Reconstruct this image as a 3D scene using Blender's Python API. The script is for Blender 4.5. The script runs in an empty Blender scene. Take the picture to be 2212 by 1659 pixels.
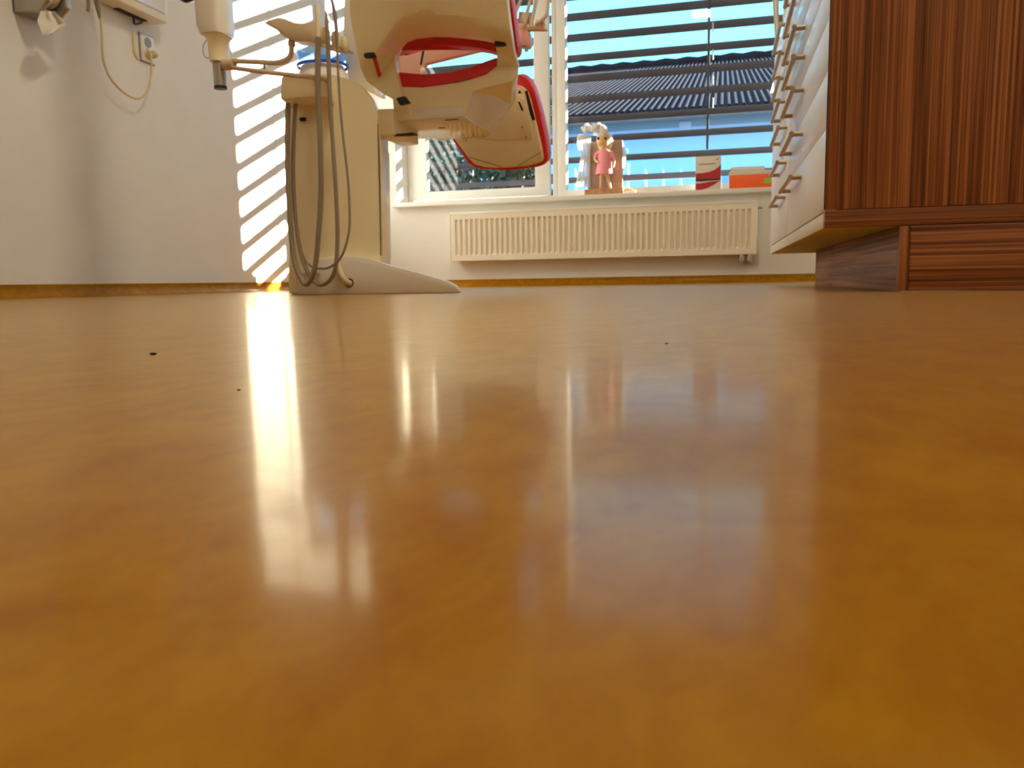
import bpy, bmesh, math, random
from mathutils import Vector, Matrix
random.seed(7)
SC = bpy.context.scene
COL = SC.collection
PI = math.pi

# ------------------------------------------------------------------ camera
YAW, PITCH, ROLL = math.radians(14.487), math.radians(7.233), math.radians(0.976)
FPX, CX, CY, CAMH = 1740.0, 1106.0, 829.5, 0.028
FW = Vector((-math.sin(YAW) * math.cos(PITCH), math.cos(YAW) * math.cos(PITCH), -math.sin(PITCH)))
R0 = FW.cross(Vector((0, 0, 1))).normalized()
D0 = FW.cross(R0)
RT = (R0 * math.cos(ROLL) + D0 * math.sin(ROLL)).normalized()
DN = FW.cross(RT)
cam = bpy.data.cameras.new('camera')
cam.sensor_width = 36.0
cam.sensor_fit = 'HORIZONTAL'
cam.lens = FPX / 2212.0 * 36.0
cam.clip_start = 0.005
cam.clip_end = 300
cam.dof.use_dof = True
cam.dof.focus_distance = 0.36
cam.dof.aperture_fstop = 42.0
co = bpy.data.objects.new('camera', cam)
COL.objects.link(co)
co.matrix_world = Matrix(((RT.x, -DN.x, -FW.x, 0), (RT.y, -DN.y, -FW.y, 0), (RT.z, -DN.z, -FW.z, CAMH), (0, 0, 0, 1)))
SC.camera = co

# ------------------------------------------------------------------ world, sun, exposure
SC.view_settings.view_transform = 'Standard'
SC.view_settings.look = 'None'
SC.view_settings.gamma = 1.0
SC.view_settings.use_curve_mapping = False
SC.view_settings.exposure = 0.42
w = bpy.data.worlds.new('sky')
SC.world = w
w.use_nodes = True
nt = w.node_tree
nt.nodes.clear()
wo = nt.nodes.new('ShaderNodeOutputWorld')
bg = nt.nodes.new('ShaderNodeBackground')
tc = nt.nodes.new('ShaderNodeTexCoord')
sp = nt.nodes.new('ShaderNodeSeparateXYZ')
cr = nt.nodes.new('ShaderNodeValToRGB')
cr.color_ramp.elements[0].position = 0.0
cr.color_ramp.elements[0].color = (0.18, 0.70, 1.5, 1)
cr.color_ramp.elements[1].position = 0.6
cr.color_ramp.elements[1].color = (0.17, 0.66, 1.6, 1)
e = cr.color_ramp.elements.new(0.24)
e.color = (0.25, 0.98, 1.5, 1)
nt.links.new(tc.outputs['Generated'], sp.inputs[0])
nt.links.new(sp.outputs['Z'], cr.inputs[0])
nt.links.new(cr.outputs[0], bg.inputs[0])
bg.inputs[1].default_value = 1.8
nt.links.new(bg.outputs[0], wo.inputs[0])

SUND = Vector((-1.0, -0.672, -0.312)).normalized()
sl = bpy.data.lights.new('sun', 'SUN')
sl.energy = 50.0
sl.color = (1.0, 0.95, 0.86)
sl.angle = math.radians(0.55)
so = bpy.data.objects.new('sun', sl)
COL.objects.link(so)
so.rotation_euler = SUND.to_track_quat('-Z', 'Y').to_euler()
so.location = (6, 8, 6)
LAMP_COL, LAMP_W = (1.0, 0.88, 0.64), 155.0
SC.cycles.use_denoising = True
SC.cycles.denoising_input_passes = 'RGB_ALBEDO_NORMAL'
SC.cycles.max_bounces = 10
SC.cycles.diffuse_bounces = 6
SC.cycles.transparent_max_bounces = 12
SC.cycles.caustics_reflective = False
SC.cycles.caustics_refractive = False
SC.cycles.sample_clamp_indirect = 6.0

# ------------------------------------------------------------------ geometry helpers
def ray(x, y):
    return FW + RT * ((x - CX) / FPX) + DN * ((y - CY) / FPX)
def at(x, y, Y):                      # where the line of sight through a pixel meets the plane y = Y
    v = ray(x, y)
    return Vector((v.x * Y / v.y, Y, v.z * Y / v.y + CAMH))
def atx(x, y, X):
    v = ray(x, y)
    return Vector((X, v.y * X / v.x, v.z * X / v.x + CAMH))
def atz(x, y, Z):
    v = ray(x, y)
    t = (Z - CAMH) / v.z
    return Vector((v.x * t, v.y * t, Z))

def lerp_tab(x, xs, ys):
    if x <= xs[0]:
        return ys[0]
    for i in range(1, len(xs)):
        if x <= xs[i]:
            return ys[i - 1] + (ys[i] - ys[i - 1]) * (x - xs[i - 1]) / (xs[i] - xs[i - 1])
    return ys[-1]

def spline(pts, n=6):
    pts = [Vector(p) for p in pts]
    out = []
    for i in range(len(pts) - 1):
        p0, p1, p2, p3 = pts[max(i - 1, 0)], pts[i], pts[i + 1], pts[min(i + 2, len(pts) - 1)]
        for k in range(n):
            t = k / n
            out.append(0.5 * ((2 * p1) + (p2 - p0) * t + (2 * p0 - 5 * p1 + 4 * p2 - p3) * t * t + (3 * p1 - p0 - 3 * p2 + p3) * t ** 3))
    out.append(pts[-1])
    return out

def BM():
    return bmesh.new()

def box(bm, x0, x1, y0, y1, z0, z1):
    r = bmesh.ops.create_cube(bm, size=1.0, matrix=Matrix.Translation(((x0 + x1) / 2, (y0 + y1) / 2, (z0 + z1) / 2)) @ Matrix.Diagonal((abs(x1 - x0), abs(y1 - y0), abs(z1 - z0), 1)))
    return r['verts']

def bevel(bm, w, seg=2, ang=30):
    bm.normal_update()
    es = [e for e in bm.edges if len(e.link_faces) == 2 and e.calc_face_angle(0) > math.radians(ang)]
    if es:
        bmesh.ops.bevel(bm, geom=es, offset=w, segments=seg, affect='EDGES', profile=0.5, clamp_overlap=True)

def tube(bm, pts, r, seg=10, caps=True):
    pts = [Vector(p) for p in pts]
    n = len(pts)
    rad = r if isinstance(r, (list, tuple)) else [r] * n
    tang = []
    for i in range(n):
        t = pts[min(i + 1, n - 1)] - pts[max(i - 1, 0)]
        tang.append(t.normalized() if t.length > 1e-9 else Vector((0, 0, 1)))
    up = Vector((0, 0, 1)) if abs(tang[0].z) < 0.9 else Vector((0, 1, 0))
    nrm = (up - tang[0] * up.dot(tang[0])).normalized()
    rings = []
    for i in range(n):
        nrm = (nrm - tang[i] * nrm.dot(tang[i])).normalized()
        b = tang[i].cross(nrm)
        rings.append([bm.verts.new(pts[i] + (nrm * math.cos(2 * PI * k / seg) + b * math.sin(2 * PI * k / seg)) * rad[i]) for k in range(seg)])
    for i in range(n - 1):
        for k in range(seg):
            bm.faces.new((rings[i][k], rings[i][(k + 1) % seg], rings[i + 1][(k + 1) % seg], rings[i + 1][k]))
    if caps:
        bm.faces.new(rings[0][::-1])
        bm.faces.new(rings[-1])

def loft(bm, rings, caps=True):
    vr = [[bm.verts.new(p) for p in r] for r in rings]
    m = len(vr[0])
    for i in range(len(vr) - 1):
        for k in range(m):
            bm.faces.new((vr[i][k], vr[i][(k + 1) % m], vr[i + 1][(k + 1) % m], vr[i + 1][k]))
    if caps:
        bm.faces.new(vr[0][::-1])
        bm.faces.new(vr[-1])

def ring(c, rx, ry, n=20, p=2.0, rot=0.0):
    out = []
    for k in range(n):
        a = 2 * PI * k / n
        ca, sa = math.cos(a), math.sin(a)
        x = rx * math.copysign(abs(ca) ** (2 / p), ca)
        y = ry * math.copysign(abs(sa) ** (2 / p), sa)
        out.append(Vector((c[0] + x * math.cos(rot) - y * math.sin(rot), c[1] + x * math.sin(rot) + y * math.cos(rot), c[2])))
    return out

def ball(bm, c, rx, ry, rz, seg=16):
    bmesh.ops.create_uvsphere(bm, u_segments=seg, v_segments=max(8, seg // 2), radius=1.0, matrix=Matrix.Translation(c) @ Matrix.Diagonal((rx, ry, rz, 1)))

def prism(bm, pts, off):
    """closed polygon of 3-D points, pushed along off (a vector or one per point)"""
    offs = off if isinstance(off, list) else [Vector(off)] * len(pts)
    a = [bm.verts.new(p) for p in pts]
    b = [bm.verts.new(Vector(p) + Vector(o)) for p, o in zip(pts, offs)]
    n = len(a)
    bm.faces.new(a)
    bm.faces.new(b[::-1])
    for i in range(n):
        bm.faces.new((a[i], b[i], b[(i + 1) % n], a[(i + 1) % n]))

def sheet(bm, rows, thick):
    """grid of points made into a slab: thick is the vector from the front to the back"""
    m, n = len(rows), len(rows[0])
    f = [[bm.verts.new(p) for p in r] for r in rows]
    b = [[bm.verts.new(Vector(p) + Vector(thick)) for p in r] for r in rows]
    for i in range(m - 1):
        for j in range(n - 1):
            bm.faces.new((f[i][j], f[i][j + 1], f[i + 1][j + 1], f[i + 1][j]))
            bm.faces.new((b[i][j], b[i + 1][j], b[i + 1][j + 1], b[i][j + 1]))
    for i in range(m - 1):
        bm.faces.new((f[i][0], f[i + 1][0], b[i + 1][0], b[i][0]))
        bm.faces.new((f[i][-1], b[i][-1], b[i + 1][-1], f[i + 1][-1]))
    for j in range(n - 1):
        bm.faces.new((f[0][j], b[0][j], b[0][j + 1], f[0][j + 1]))
        bm.faces.new((f[-1][j], f[-1][j + 1], b[-1][j + 1], b[-1][j]))

def obj(name, bm, mat, parent=None, smooth=True, bev=0.0, sub=0, ang=40):
    if bev:
        bevel(bm, bev)
    bmesh.ops.recalc_face_normals(bm, faces=bm.faces[:])
    me = bpy.data.meshes.new(name)
    bm.to_mesh(me)
    bm.free()
    o = bpy.data.objects.new(name, me)
    COL.objects.link(o)
    me.materials.append(mat)
    if smooth:
        for p in me.polygons:
            p.use_smooth = True
        me.set_sharp_from_angle(angle=math.radians(ang))
    if sub:
        md = o.modifiers.new('sub', 'SUBSURF')
        md.levels = md.render_levels = sub
    if parent is not None:
        o.parent = parent
        # mesh parents already sit at the world origin, empties at their thing's base
        if parent.type == 'EMPTY':
            o.matrix_parent_inverse = Matrix.Translation(-parent.location)
    return o

def tag(o, label, cat, group=None):
    o['label'] = label
    o['category'] = cat
    if group:
        o['group'] = group
    return o

def thing(name, loc, label, cat, group=None):
    o = bpy.data.objects.new(name, None)
    o.empty_display_size = 0.05
    o.location = loc
    COL.objects.link(o)
    return tag(o, label, cat, group)

def struct(name, bm, mat, smooth=False, **k):
    o = obj(name, bm, mat, None, smooth, **k)
    o['kind'] = 'structure'
    return o

# ------------------------------------------------------------------ materials
def mat(name, col, rough=0.5, metal=0.0, spec=0.5, coat=0.0, noise=0.04, nscale=12.0, bump=0.0, trans=0.0, alpha=1.0, coat_r=0.05):
    m = bpy.data.materials.new(name)
    m.use_nodes = True
    t = m.node_tree
    b = t.nodes['Principled BSDF']
    b.inputs['Roughness'].default_value = rough
    b.inputs['Metallic'].default_value = metal
    b.inputs['Specular IOR Level'].default_value = spec
    b.inputs['Coat Weight'].default_value = coat
    b.inputs['Coat Roughness'].default_value = coat_r
    b.inputs['Transmission Weight'].default_value = trans
    b.inputs['Alpha'].default_value = alpha
    tx = t.nodes.new('ShaderNodeTexCoord')
    nz = t.nodes.new('ShaderNodeTexNoise')
    nz.inputs['Scale'].default_value = nscale
    nz.inputs['Detail'].default_value = 3
    t.links.new(tx.outputs['Object'], nz.inputs['Vector'])
    rp = t.nodes.new('ShaderNodeValToRGB')
    rp.color_ramp.elements[0].position = 0.3
    rp.color_ramp.elements[1].position = 0.7
    rp.color_ramp.elements[0].color = tuple(max(c * (1 - noise), 0) for c in col) + (1,)
    rp.color_ramp.elements[1].color = tuple(min(c * (1 + noise), 1) for c in col) + (1,)
    t.links.new(nz.outputs[0], rp.inputs[0])
    t.links.new(rp.outputs[0], b.inputs['Base Color'])
    if bump:
        bp = t.nodes.new('ShaderNodeBump')
        bp.inputs['Strength'].default_value = bump
        bp.inputs['Distance'].default_value = 0.002
        t.links.new(nz.outputs[0], bp.inputs['Height'])
        t.links.new(bp.outputs[0], b.inputs['Normal'])
    return m

FLOOR_GLOSS = 0.68
def floor_mat():
    m = bpy.data.materials.new('marbled_linoleum')
    m.use_nodes = True
    t = m.node_tree
    L = t.links
    b = t.nodes['Principled BSDF']
    tx = t.nodes.new('ShaderNodeTexCoord')
    def nz(sc, det, rough=0.6, dist=0.0, mp=None):
        n = t.nodes.new('ShaderNodeTexNoise')
        n.inputs['Scale'].default_value = sc
        n.inputs['Detail'].default_value = det
        n.inputs['Roughness'].default_value = rough
        n.inputs['Distortion'].default_value = dist
        if mp:
            g = t.nodes.new('ShaderNodeMapping')
            g.inputs['Scale'].default_value = mp
            L.new(tx.outputs['Object'], g.inputs[0])
            L.new(g.outputs[0], n.inputs['Vector'])
        else:
            L.new(tx.outputs['Object'], n.inputs['Vector'])
        return n
    a = nz(42, 5, 0.65, 0.8, (1.0, 0.6, 1))
    c = nz(130, 4, 0.6, 0.5, (1.0, 0.5, 1))
    mx = t.nodes.new('ShaderNodeMix')
    mx.data_type = 'FLOAT'
    mx.inputs[0].default_value = 0.35
    L.new(a.outputs[0], mx.inputs[2])
    L.new(c.outputs[0], mx.inputs[3])
    rp = t.nodes.new('ShaderNodeValToRGB')
    cr = rp.color_ramp
    cr.elements[0].position = 0.34
    cr.elements[0].color = (0.28, 0.098, 0.003, 1)
    cr.elements[1].position = 0.62
    cr.elements[1].color = (0.365, 0.170, 0.007, 1)
    k = cr.elements.new(0.47)
    k.color = (0.315, 0.130, 0.0035, 1)
    L.new(mx.outputs[0], rp.inputs[0])
    t.nodes.remove(b)
    out = t.nodes['Material Output']
    b2 = nz(9, 2, 0.5, 0.0)
    b3 = nz(300, 2, 0.5, 0.0)
    ad = t.nodes.new('ShaderNodeMath')
    ad.operation = 'MULTIPLY_ADD'
    ad.inputs[1].default_value = 0.03
    L.new(b3.outputs[0], ad.inputs[0])
    L.new(b2.outputs[0], ad.inputs[2])
    bp = t.nodes.new('ShaderNodeBump')
    bp.inputs['Strength'].default_value = 0.15
    bp.inputs['Distance'].default_value = 0.0006
    L.new(ad.outputs[0], bp.inputs['Height'])
    df = t.nodes.new('ShaderNodeBsdfDiffuse')
    L.new(rp.outputs[0], df.inputs[0])
    g1 = t.nodes.new('ShaderNodeBsdfGlossy')
    g2 = t.nodes.new('ShaderNodeBsdfGlossy')
    for g, r in ((g1, 0.10), (g2, 0.29)):
        g.inputs['Roughness'].default_value = r
        g.inputs[0].default_value = (1.0, 0.93, 0.75, 1)
        L.new(bp.outputs[0], g.inputs['Normal'])
    gm = t.nodes.new('ShaderNodeMixShader')
    gm.inputs[0].default_value = 0.45
    L.new(g1.outputs[0], gm.inputs[1])
    L.new(g2.outputs[0], gm.inputs[2])
    lw = t.nodes.new('ShaderNodeLayerWeight')
    lw.inputs[0].default_value = 0.5
    pw_ = t.nodes.new('ShaderNodeMath')
    pw_.operation = 'POWER'
    pw_.inputs[1].default_value = 5.0
    fr = t.nodes.new('ShaderNodeMath')
    fr.operation = 'MULTIPLY_ADD'
    fr.inputs[1].default_value = FLOOR_GLOSS
    fr.inputs[2].default_value = 0.008
    L.new(lw.outputs['Facing'], pw_.inputs[0])
    L.new(pw_.outputs[0], fr.inputs[0])
    mx2 = t.nodes.new('ShaderNodeMixShader')
    L.new(fr.outputs[0], mx2.inputs[0])
    L.new(df.outputs[0], mx2.inputs[1])
    L.new(gm.outputs[0], mx2.inputs[2])
    L.new(mx2.outputs[0], out.inputs[0])
    return m

def wood_mat(name, scale, dark=1.0):
    m = bpy.data.materials.new(name)
    m.use_nodes = True
    t = m.node_tree
    L = t.links
    b = t.nodes['Principled BSDF']
    tx = t.nodes.new('ShaderNodeTexCoord')
    def layer(mult, det):
        g = t.nodes.new('ShaderNodeMapping')
        g.inputs['Scale'].default_value = tuple(s * mult for s in scale)
        n = t.nodes.new('ShaderNodeTexNoise')
        n.inputs['Scale'].default_value = 1.0
        n.inputs['Detail'].default_value = det
        n.inputs['Roughness'].default_value = 0.65
        L.new(tx.outputs['Object'], g.inputs[0])
        L.new(g.outputs[0], n.inputs['Vector'])
        return n
    a, c = layer(1.0, 4), layer(0.25, 2)
    mx = t.nodes.new('ShaderNodeMix')
    mx.data_type = 'FLOAT'
    mx.inputs[0].default_value = 0.4
    L.new(a.outputs[0], mx.inputs[2])
    L.new(c.outputs[0], mx.inputs[3])
    rp = t.nodes.new('ShaderNodeValToRGB')
    cr = rp.color_ramp
    cr.elements[0].position = 0.33
    cr.elements[0].color = (0.060 * dark, 0.018 * dark, 0.006 * dark, 1)
    cr.elements[1].position = 0.68
    cr.elements[1].color = (0.58 * dark, 0.245 * dark, 0.09 * dark, 1)
    k = cr.elements.new(0.5)
    k.color = (0.30 * dark, 0.100 * dark, 0.034 * dark, 1)
    L.new(mx.outputs[0], rp.inputs[0])
    L.new(rp.outputs[0], b.inputs['Base Color'])
    b.inputs['Roughness'].default_value = 0.55
    b.inputs['Specular IOR Level'].default_value = 0.25
    return m

def glass_mat(name, tint, gloss=1.0):
    m = bpy.data.materials.new(name)
    m.use_nodes = True
    t = m.node_tree
    t.nodes.clear()
    o = t.nodes.new('ShaderNodeOutputMaterial')
    tr = t.nodes.new('ShaderNodeBsdfTransparent')
    gl = t.nodes.new('ShaderNodeBsdfGlossy')
    lw = t.nodes.new('ShaderNodeLayerWeight')
    lw.inputs[0].default_value = 0.5
    pw_ = t.nodes.new('ShaderNodeMath')
    pw_.operation = 'POWER'
    pw_.inputs[1].default_value = 5.0
    fr = t.nodes.new('ShaderNodeMath')
    fr.operation = 'MULTIPLY_ADD'
    fr.inputs[1].default_value = 0.96
    fr.inputs[2].default_value = 0.04
    t.links.new(lw.outputs['Facing'], pw_.inputs[0])
    t.links.new(pw_.outputs[0], fr.inputs[0])
    mx = t.nodes.new('ShaderNodeMixShader')
    tr.inputs[0].default_value = tint + (1,)
    gl.inputs['Roughness'].default_value = 0.0
    gl.inputs[0].default_value = (gloss, gloss, gloss, 1)
    t.links.new(fr.outputs[0], mx.inputs[0])
    t.links.new(tr.outputs[0], mx.inputs[1])
    t.links.new(gl.outputs[0], mx.inputs[2])
    t.links.new(mx.outputs[0], o.inputs[0])
    return m

M = {}
M['floor'] = floor_mat()
M['wall'] = mat('painted_plaster', (0.84, 0.83, 0.78), 0.9, spec=0.2, noise=0.015, nscale=6, bump=0.05)
M['ceil'] = mat('ceiling_paint', (0.85, 0.83, 0.78), 0.95, spec=0.1, noise=0.01)
M['pvc'] = mat('window_plastic', (0.82, 0.80, 0.74), 0.35, noise=0.01)
M['sill'] = mat('sill_laminate', (0.82, 0.80, 0.73), 0.3, noise=0.01)
M['rad'] = mat('radiator_enamel', (0.83, 0.77, 0.62), 0.4, noise=0.01)
M['chrome'] = mat('chrome', (0.6, 0.57, 0.52), 0.25, metal=1.0)
M['dark'] = mat('dark_gap', (0.012, 0.011, 0.010), 0.6)
M['slat'] = mat('slat_lacquer', (0.026, 0.020, 0.020), 0.45, noise=0.08)
M['tape'] = mat('ladder_tape', (0.05, 0.05, 0.06), 0.8)
M['tapew'] = mat('ladder_clip', (0.85, 0.85, 0.85), 0.5)
M['lacquer'] = mat('white_lacquer', (0.78, 0.75, 0.68), 0.42, coat=0.1, noise=0.01)
M['carcass'] = mat('carcass_white', (0.72, 0.66, 0.52), 0.5, noise=0.02)
M['brass'] = mat('brushed_steel', (0.46, 0.36, 0.24), 0.35, metal=1.0, noise=0.05)
M['woodv'] = wood_mat('zebrano_upright', (330, 330, 2.2))
M['woodh'] = wood_mat('zebrano_level', (2.2, 2.2, 330))
M['woodr'] = wood_mat('zebrano_rail', (2.0, 2.0, 380), 0.8)
M['woodp'] = wood_mat('zebrano_front_plinth', (2.2, 2.2, 280), 0.75)
M['shell'] = mat('cream_plastic', (0.90, 0.80, 0.54), 0.32, coat=0.25, noise=0.01)
M['shellw'] = mat('white_plastic', (0.82, 0.78, 0.70), 0.18, coat=0.5, noise=0.01)
M['red'] = mat('red_vinyl', (0.62, 0.014, 0.022), 0.38, noise=0.06, nscale=40)
M['hose'] = mat('grey_hose', (0.29, 0.245, 0.175), 0.45, noise=0.04)
M['hosew'] = mat('pale_hose', (0.55, 0.50, 0.42), 0.45, noise=0.03)
M['tan'] = mat('tan_plastic', (0.62, 0.48, 0.32), 0.45, noise=0.03)
M['pink'] = mat('pink_plastic', (0.62, 0.36, 0.28), 0.4, noise=0.03)
M['metal'] = mat('grey_metal', (0.42, 0.40, 0.36), 0.35, metal=0.8, noise=0.05)
M['grey'] = mat('grey_plastic', (0.24, 0.22, 0.19), 0.4, noise=0.05)
M['navy'] = mat('navy_plastic', (0.008, 0.010, 0.06), 0.35)
M['paper'] = mat('paper', (0.86, 0.82, 0.72), 0.9, noise=0.02)
M['roll'] = mat('beige_roll', (0.66, 0.52, 0.30), 0.9, noise=0.03)
M['cream'] = mat('cream_enamel', (0.80, 0.72, 0.52), 0.35, noise=0.02)
M['cord'] = mat('cream_cord', (0.66, 0.54, 0.33), 0.5)
M['bowl'] = glass_mat('blue_bowl_glass', (0.62, 0.80, 1.0))
M['bluerim'] = mat('blue_rim', (0.01, 0.06, 0.62), 0.25)
M['glass'] = glass_mat('pane_glass', (0.97, 0.985, 0.99))
M['skin'] = mat('doll_skin', (0.66, 0.40, 0.20), 0.5, noise=0.02)
M['dress'] = mat('pink_dress', (0.72, 0.24, 0.27), 0.7, noise=0.05, nscale=60)
M['eye'] = mat('doll_eye', (0.03, 0.03, 0.03), 0.3)
M['lips'] = mat('doll_lips', (0.52, 0.12, 0.06), 0.5)
M['hair'] = mat('doll_hair', (0.70, 0.62, 0.48), 0.7, noise=0.1, nscale=80)
M['veil'] = mat('white_tulle', (0.86, 0.88, 0.86), 0.9, alpha=0.55, noise=0.05, nscale=60)
M['tulle'] = mat('bunched_tulle', (0.86, 0.88, 0.86), 0.9, noise=0.04, nscale=60)
M['board'] = mat('brown_board', (0.33, 0.22, 0.16), 0.7, noise=0.15, nscale=25)
M['plank'] = mat('bark_plank', (0.40, 0.20, 0.07), 0.7, noise=0.35, nscale=40)
M['card'] = mat('white_card', (0.74, 0.68, 0.56), 0.5, noise=0.01)
M['crimson'] = mat('crimson_print', (0.38, 0.006, 0.02), 0.45)
M['black'] = mat('black_print', (0.015, 0.013, 0.012), 0.5)
M['olive'] = mat('grey_print', (0.22, 0.20, 0.14), 0.5)
M['orange'] = mat('orange_card', (0.80, 0.10, 0.008), 0.5, noise=0.05)
M['green'] = mat('green_sticker', (0.16, 0.48, 0.02), 0.5)
M['clear'] = glass_mat('clear_plastic', (0.85, 0.92, 1.0))
M['render'] = mat('house_render', (0.78, 0.90, 1.0), 0.9, noise=0.02)
M['band'] = mat('house_band', (0.42, 0.56, 0.58), 0.8)
M['tile'] = mat('roof_tile', (0.013, 0.007, 0.007), 0.9, spec=0.15, noise=0.25, nscale=3)
M['fascia'] = mat('fascia_wood', (0.42, 0.22, 0.14), 0.7, noise=0.2, nscale=4)
M['gutter'] = mat('red_gutter', (0.30, 0.03, 0.03), 0.5)
M['picket'] = mat('white_picket', (0.85, 0.87, 0.90), 0.6)
M['leaf'] = mat('leaf', (0.050, 0.070, 0.032), 0.7, noise=0.45, nscale=8)
M['stem'] = mat('stem', (0.10, 0.07, 0.05), 0.9)
M['grass'] = mat('paved_ground', (0.055, 0.05, 0.05), 0.9, noise=0.2, nscale=2)
M['crumb'] = mat('dirt_crumb', (0.02, 0.012, 0.008), 0.9)
M['curtain'] = mat('curtain_cloth', (0.72, 0.66, 0.52), 0.9, noise=0.03)
for key, watt in (('lamp', LAMP_W), ('lamp_fill', 42.0)):  # the weaker one is for the added fill light
  lm = bpy.data.materials.new('lamp_diffuser')
  lm.use_nodes = True
  lb = lm.node_tree.nodes['Principled BSDF']
  lb.inputs['Base Color'].default_value = (0.9, 0.9, 0.88, 1)
  lb.inputs['Emission Color'].default_value = LAMP_COL + (1,)
  lb.inputs['Emission Strength'].default_value = watt
  M[key] = lm

# ------------------------------------------------------------------ the room
XL, XR, YB, YF, ZC = -2.2, 0.82, 4.89, -3.2, 2.7
WX0, WX1, WZ0, WZ1 = -2.0, 0.35, 0.505, 2.35
bm = BM(); box(bm, XL - 0.2, XR + 0.2, YF - 0.2, YB + 0.2, -0.1, 0.0); struct('floor', bm, M['floor'])
bm = BM(); box(bm, XL - 0.2, XR + 0.2, YF - 0.2, YB + 0.27, ZC, ZC + 0.1); struct('ceiling', bm, M['ceil'])
bm = BM(); box(bm, XL - 0.2, XL, YF - 0.2, YB + 0.27, 0, ZC); struct('wall_left', bm, M['wall'])
bm = BM(); box(bm, XR, XR + 0.2, YF - 0.2, YB + 0.27, 0, ZC); struct('wall_right', bm, M['wall'])
bm = BM(); box(bm, XL, XR, YF - 0.2, YF, 0, ZC); struct('wall_front', bm, M['wall'])
# the window wall is one mesh with an opening
bm = BM()
xs, zs = [XL, WX0, WX1, XR], [0, WZ0, WZ1, ZC]
def wv(i, j, y, c={}):
    if (i, j, y) not in c:
        c[(i, j, y)] = bm.verts.new((xs[i], y, zs[j]))
    return c[(i, j, y)]
for y in (YB, YB + 0.27):
    for i in range(3):
        for j in range(3):
            if (i, j) != (1, 1):
                bm.faces.new([wv(a, b, y) for a, b in ((i, j), (i + 1, j), (i + 1, j + 1), (i, j + 1))])
for (a, b) in (((1, 1), (2, 1)), ((2, 1), (2, 2)), ((2, 2), (1, 2)), ((1, 2), (1, 1)), ((0, 0), (3, 0)), ((3, 0), (3, 3)), ((3, 3), (0, 3)), ((0, 3), (0, 0))):
    bm.faces.new([wv(*a, YB), wv(*b, YB), wv(*b, YB + 0.27), wv(*a, YB + 0.27)])
struct('wall_back', bm, M['wall'])
# coved linoleum skirting
def cove(name, p0, p1, nrm):
    bm = BM()
    h, r = 0.046, 0.034
    prof = [(0.0, h), (0.003, h)] + [(0.003 + r * (1 - math.cos(a)), 0.002 + r * (1 - math.sin(a))) for a in [k * PI / 16 for k in range(0, 9)]] + [(0.003 + r + 0.004, 0.0), (0.0, 0.0)]
    ra = [Vector((p0[0] + nrm[0] * d, p0[1] + nrm[1] * d, z)) for d, z in prof]
    rb = [Vector((p1[0] + nrm[0] * d, p1[1] + nrm[1] * d, z)) for d, z in prof]
    loft(bm, [ra, rb])
    return struct(name, bm, M['floor'], True)
cove('baseboard_left', (XL, YF), (XL, YB), (1, 0))
cove('baseboard_back', (XL, YB), (XR, YB), (0, -1))
bm = BM(); box(bm, XL + 0.185, XR, 4.835, 5.088, 0.505, 0.532); struct('trim_1', bm, M['sill'], True, bev=0.004)

# ------------------------------------------------------------------ windows and blinds
def bars(bm, x0, x1, z0, z1, y0, y1, wl, wr, wb, wt):
    """a frame as one ring of mesh"""
    o = [(x0, z0), (x1, z0), (x1, z1), (x0, z1)]
    n = [(x0 + wl, z0 + wb), (x1 - wr, z0 + wb), (x1 - wr, z1 - wt), (x0 + wl, z1 - wt)]
    V = {}
    for y in (y0, y1):
        for k, P in (('o', o), ('n', n)):
            V[(k, y)] = [bm.verts.new((a, y, b)) for a, b in P]
    for i in range(4):
        j = (i + 1) % 4
        bm.faces.new((V[('o', y0)][i], V[('o', y0)][j], V[('n', y0)][j], V[('n', y0)][i]))
        bm.faces.new((V[('o', y1)][j], V[('o', y1)][i], V[('n', y1)][i], V[('n', y1)][j]))
        bm.faces.new((V[('o', y1)][i], V[('o', y1)][j], V[('o', y0)][j], V[('o', y0)][i]))
        bm.faces.new((V[('n', y0)][i], V[('n', y0)][j], V[('n', y1)][j], V[('n', y1)][i]))
ZT = WZ1
bm = BM(); bars(bm, WX0, -0.998, 0.532, ZT, 5.09, 5.15, 0.030, 0.03, 0.03, 0.04)
w1 = struct('window_1', bm, M['pvc'], True, bev=0.004)
bm = BM(); bars(bm, WX0 + 0.028, -1.044, 0.567, ZT - 0.04, 5.083, 5.13, 0.110, 0.097, 0.054, 0.07)
obj('window_sash', bm, M['pvc'], w1, True, bev=0.006)
bm = BM(); box(bm, WX0 + 0.12, -1.125, 5.104, 5.110, 0.60, ZT - 0.10); obj('window_pane', bm, M['glass'], w1, False)
bm = BM(); tube(bm, [(WX0 + 0.024, 5.079, 0.60), (WX0 + 0.024, 5.079, 0.655)], 0.009); obj('hinge', bm, M['pvc'], w1)
bm = BM(); bars(bm, -0.998, WX1, 0.532, ZT, 5.09, 5.15, 0.058, 0.02, 0.06, 0.04)
w2 = struct('window_2', bm, M['pvc'], True, bev=0.004)
bm = BM(); box(bm, -0.95, WX1 - 0.01, 5.118, 5.124, 0.585, ZT - 0.03); obj('window_pane', bm, M['glass'], w2, False)

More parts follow.
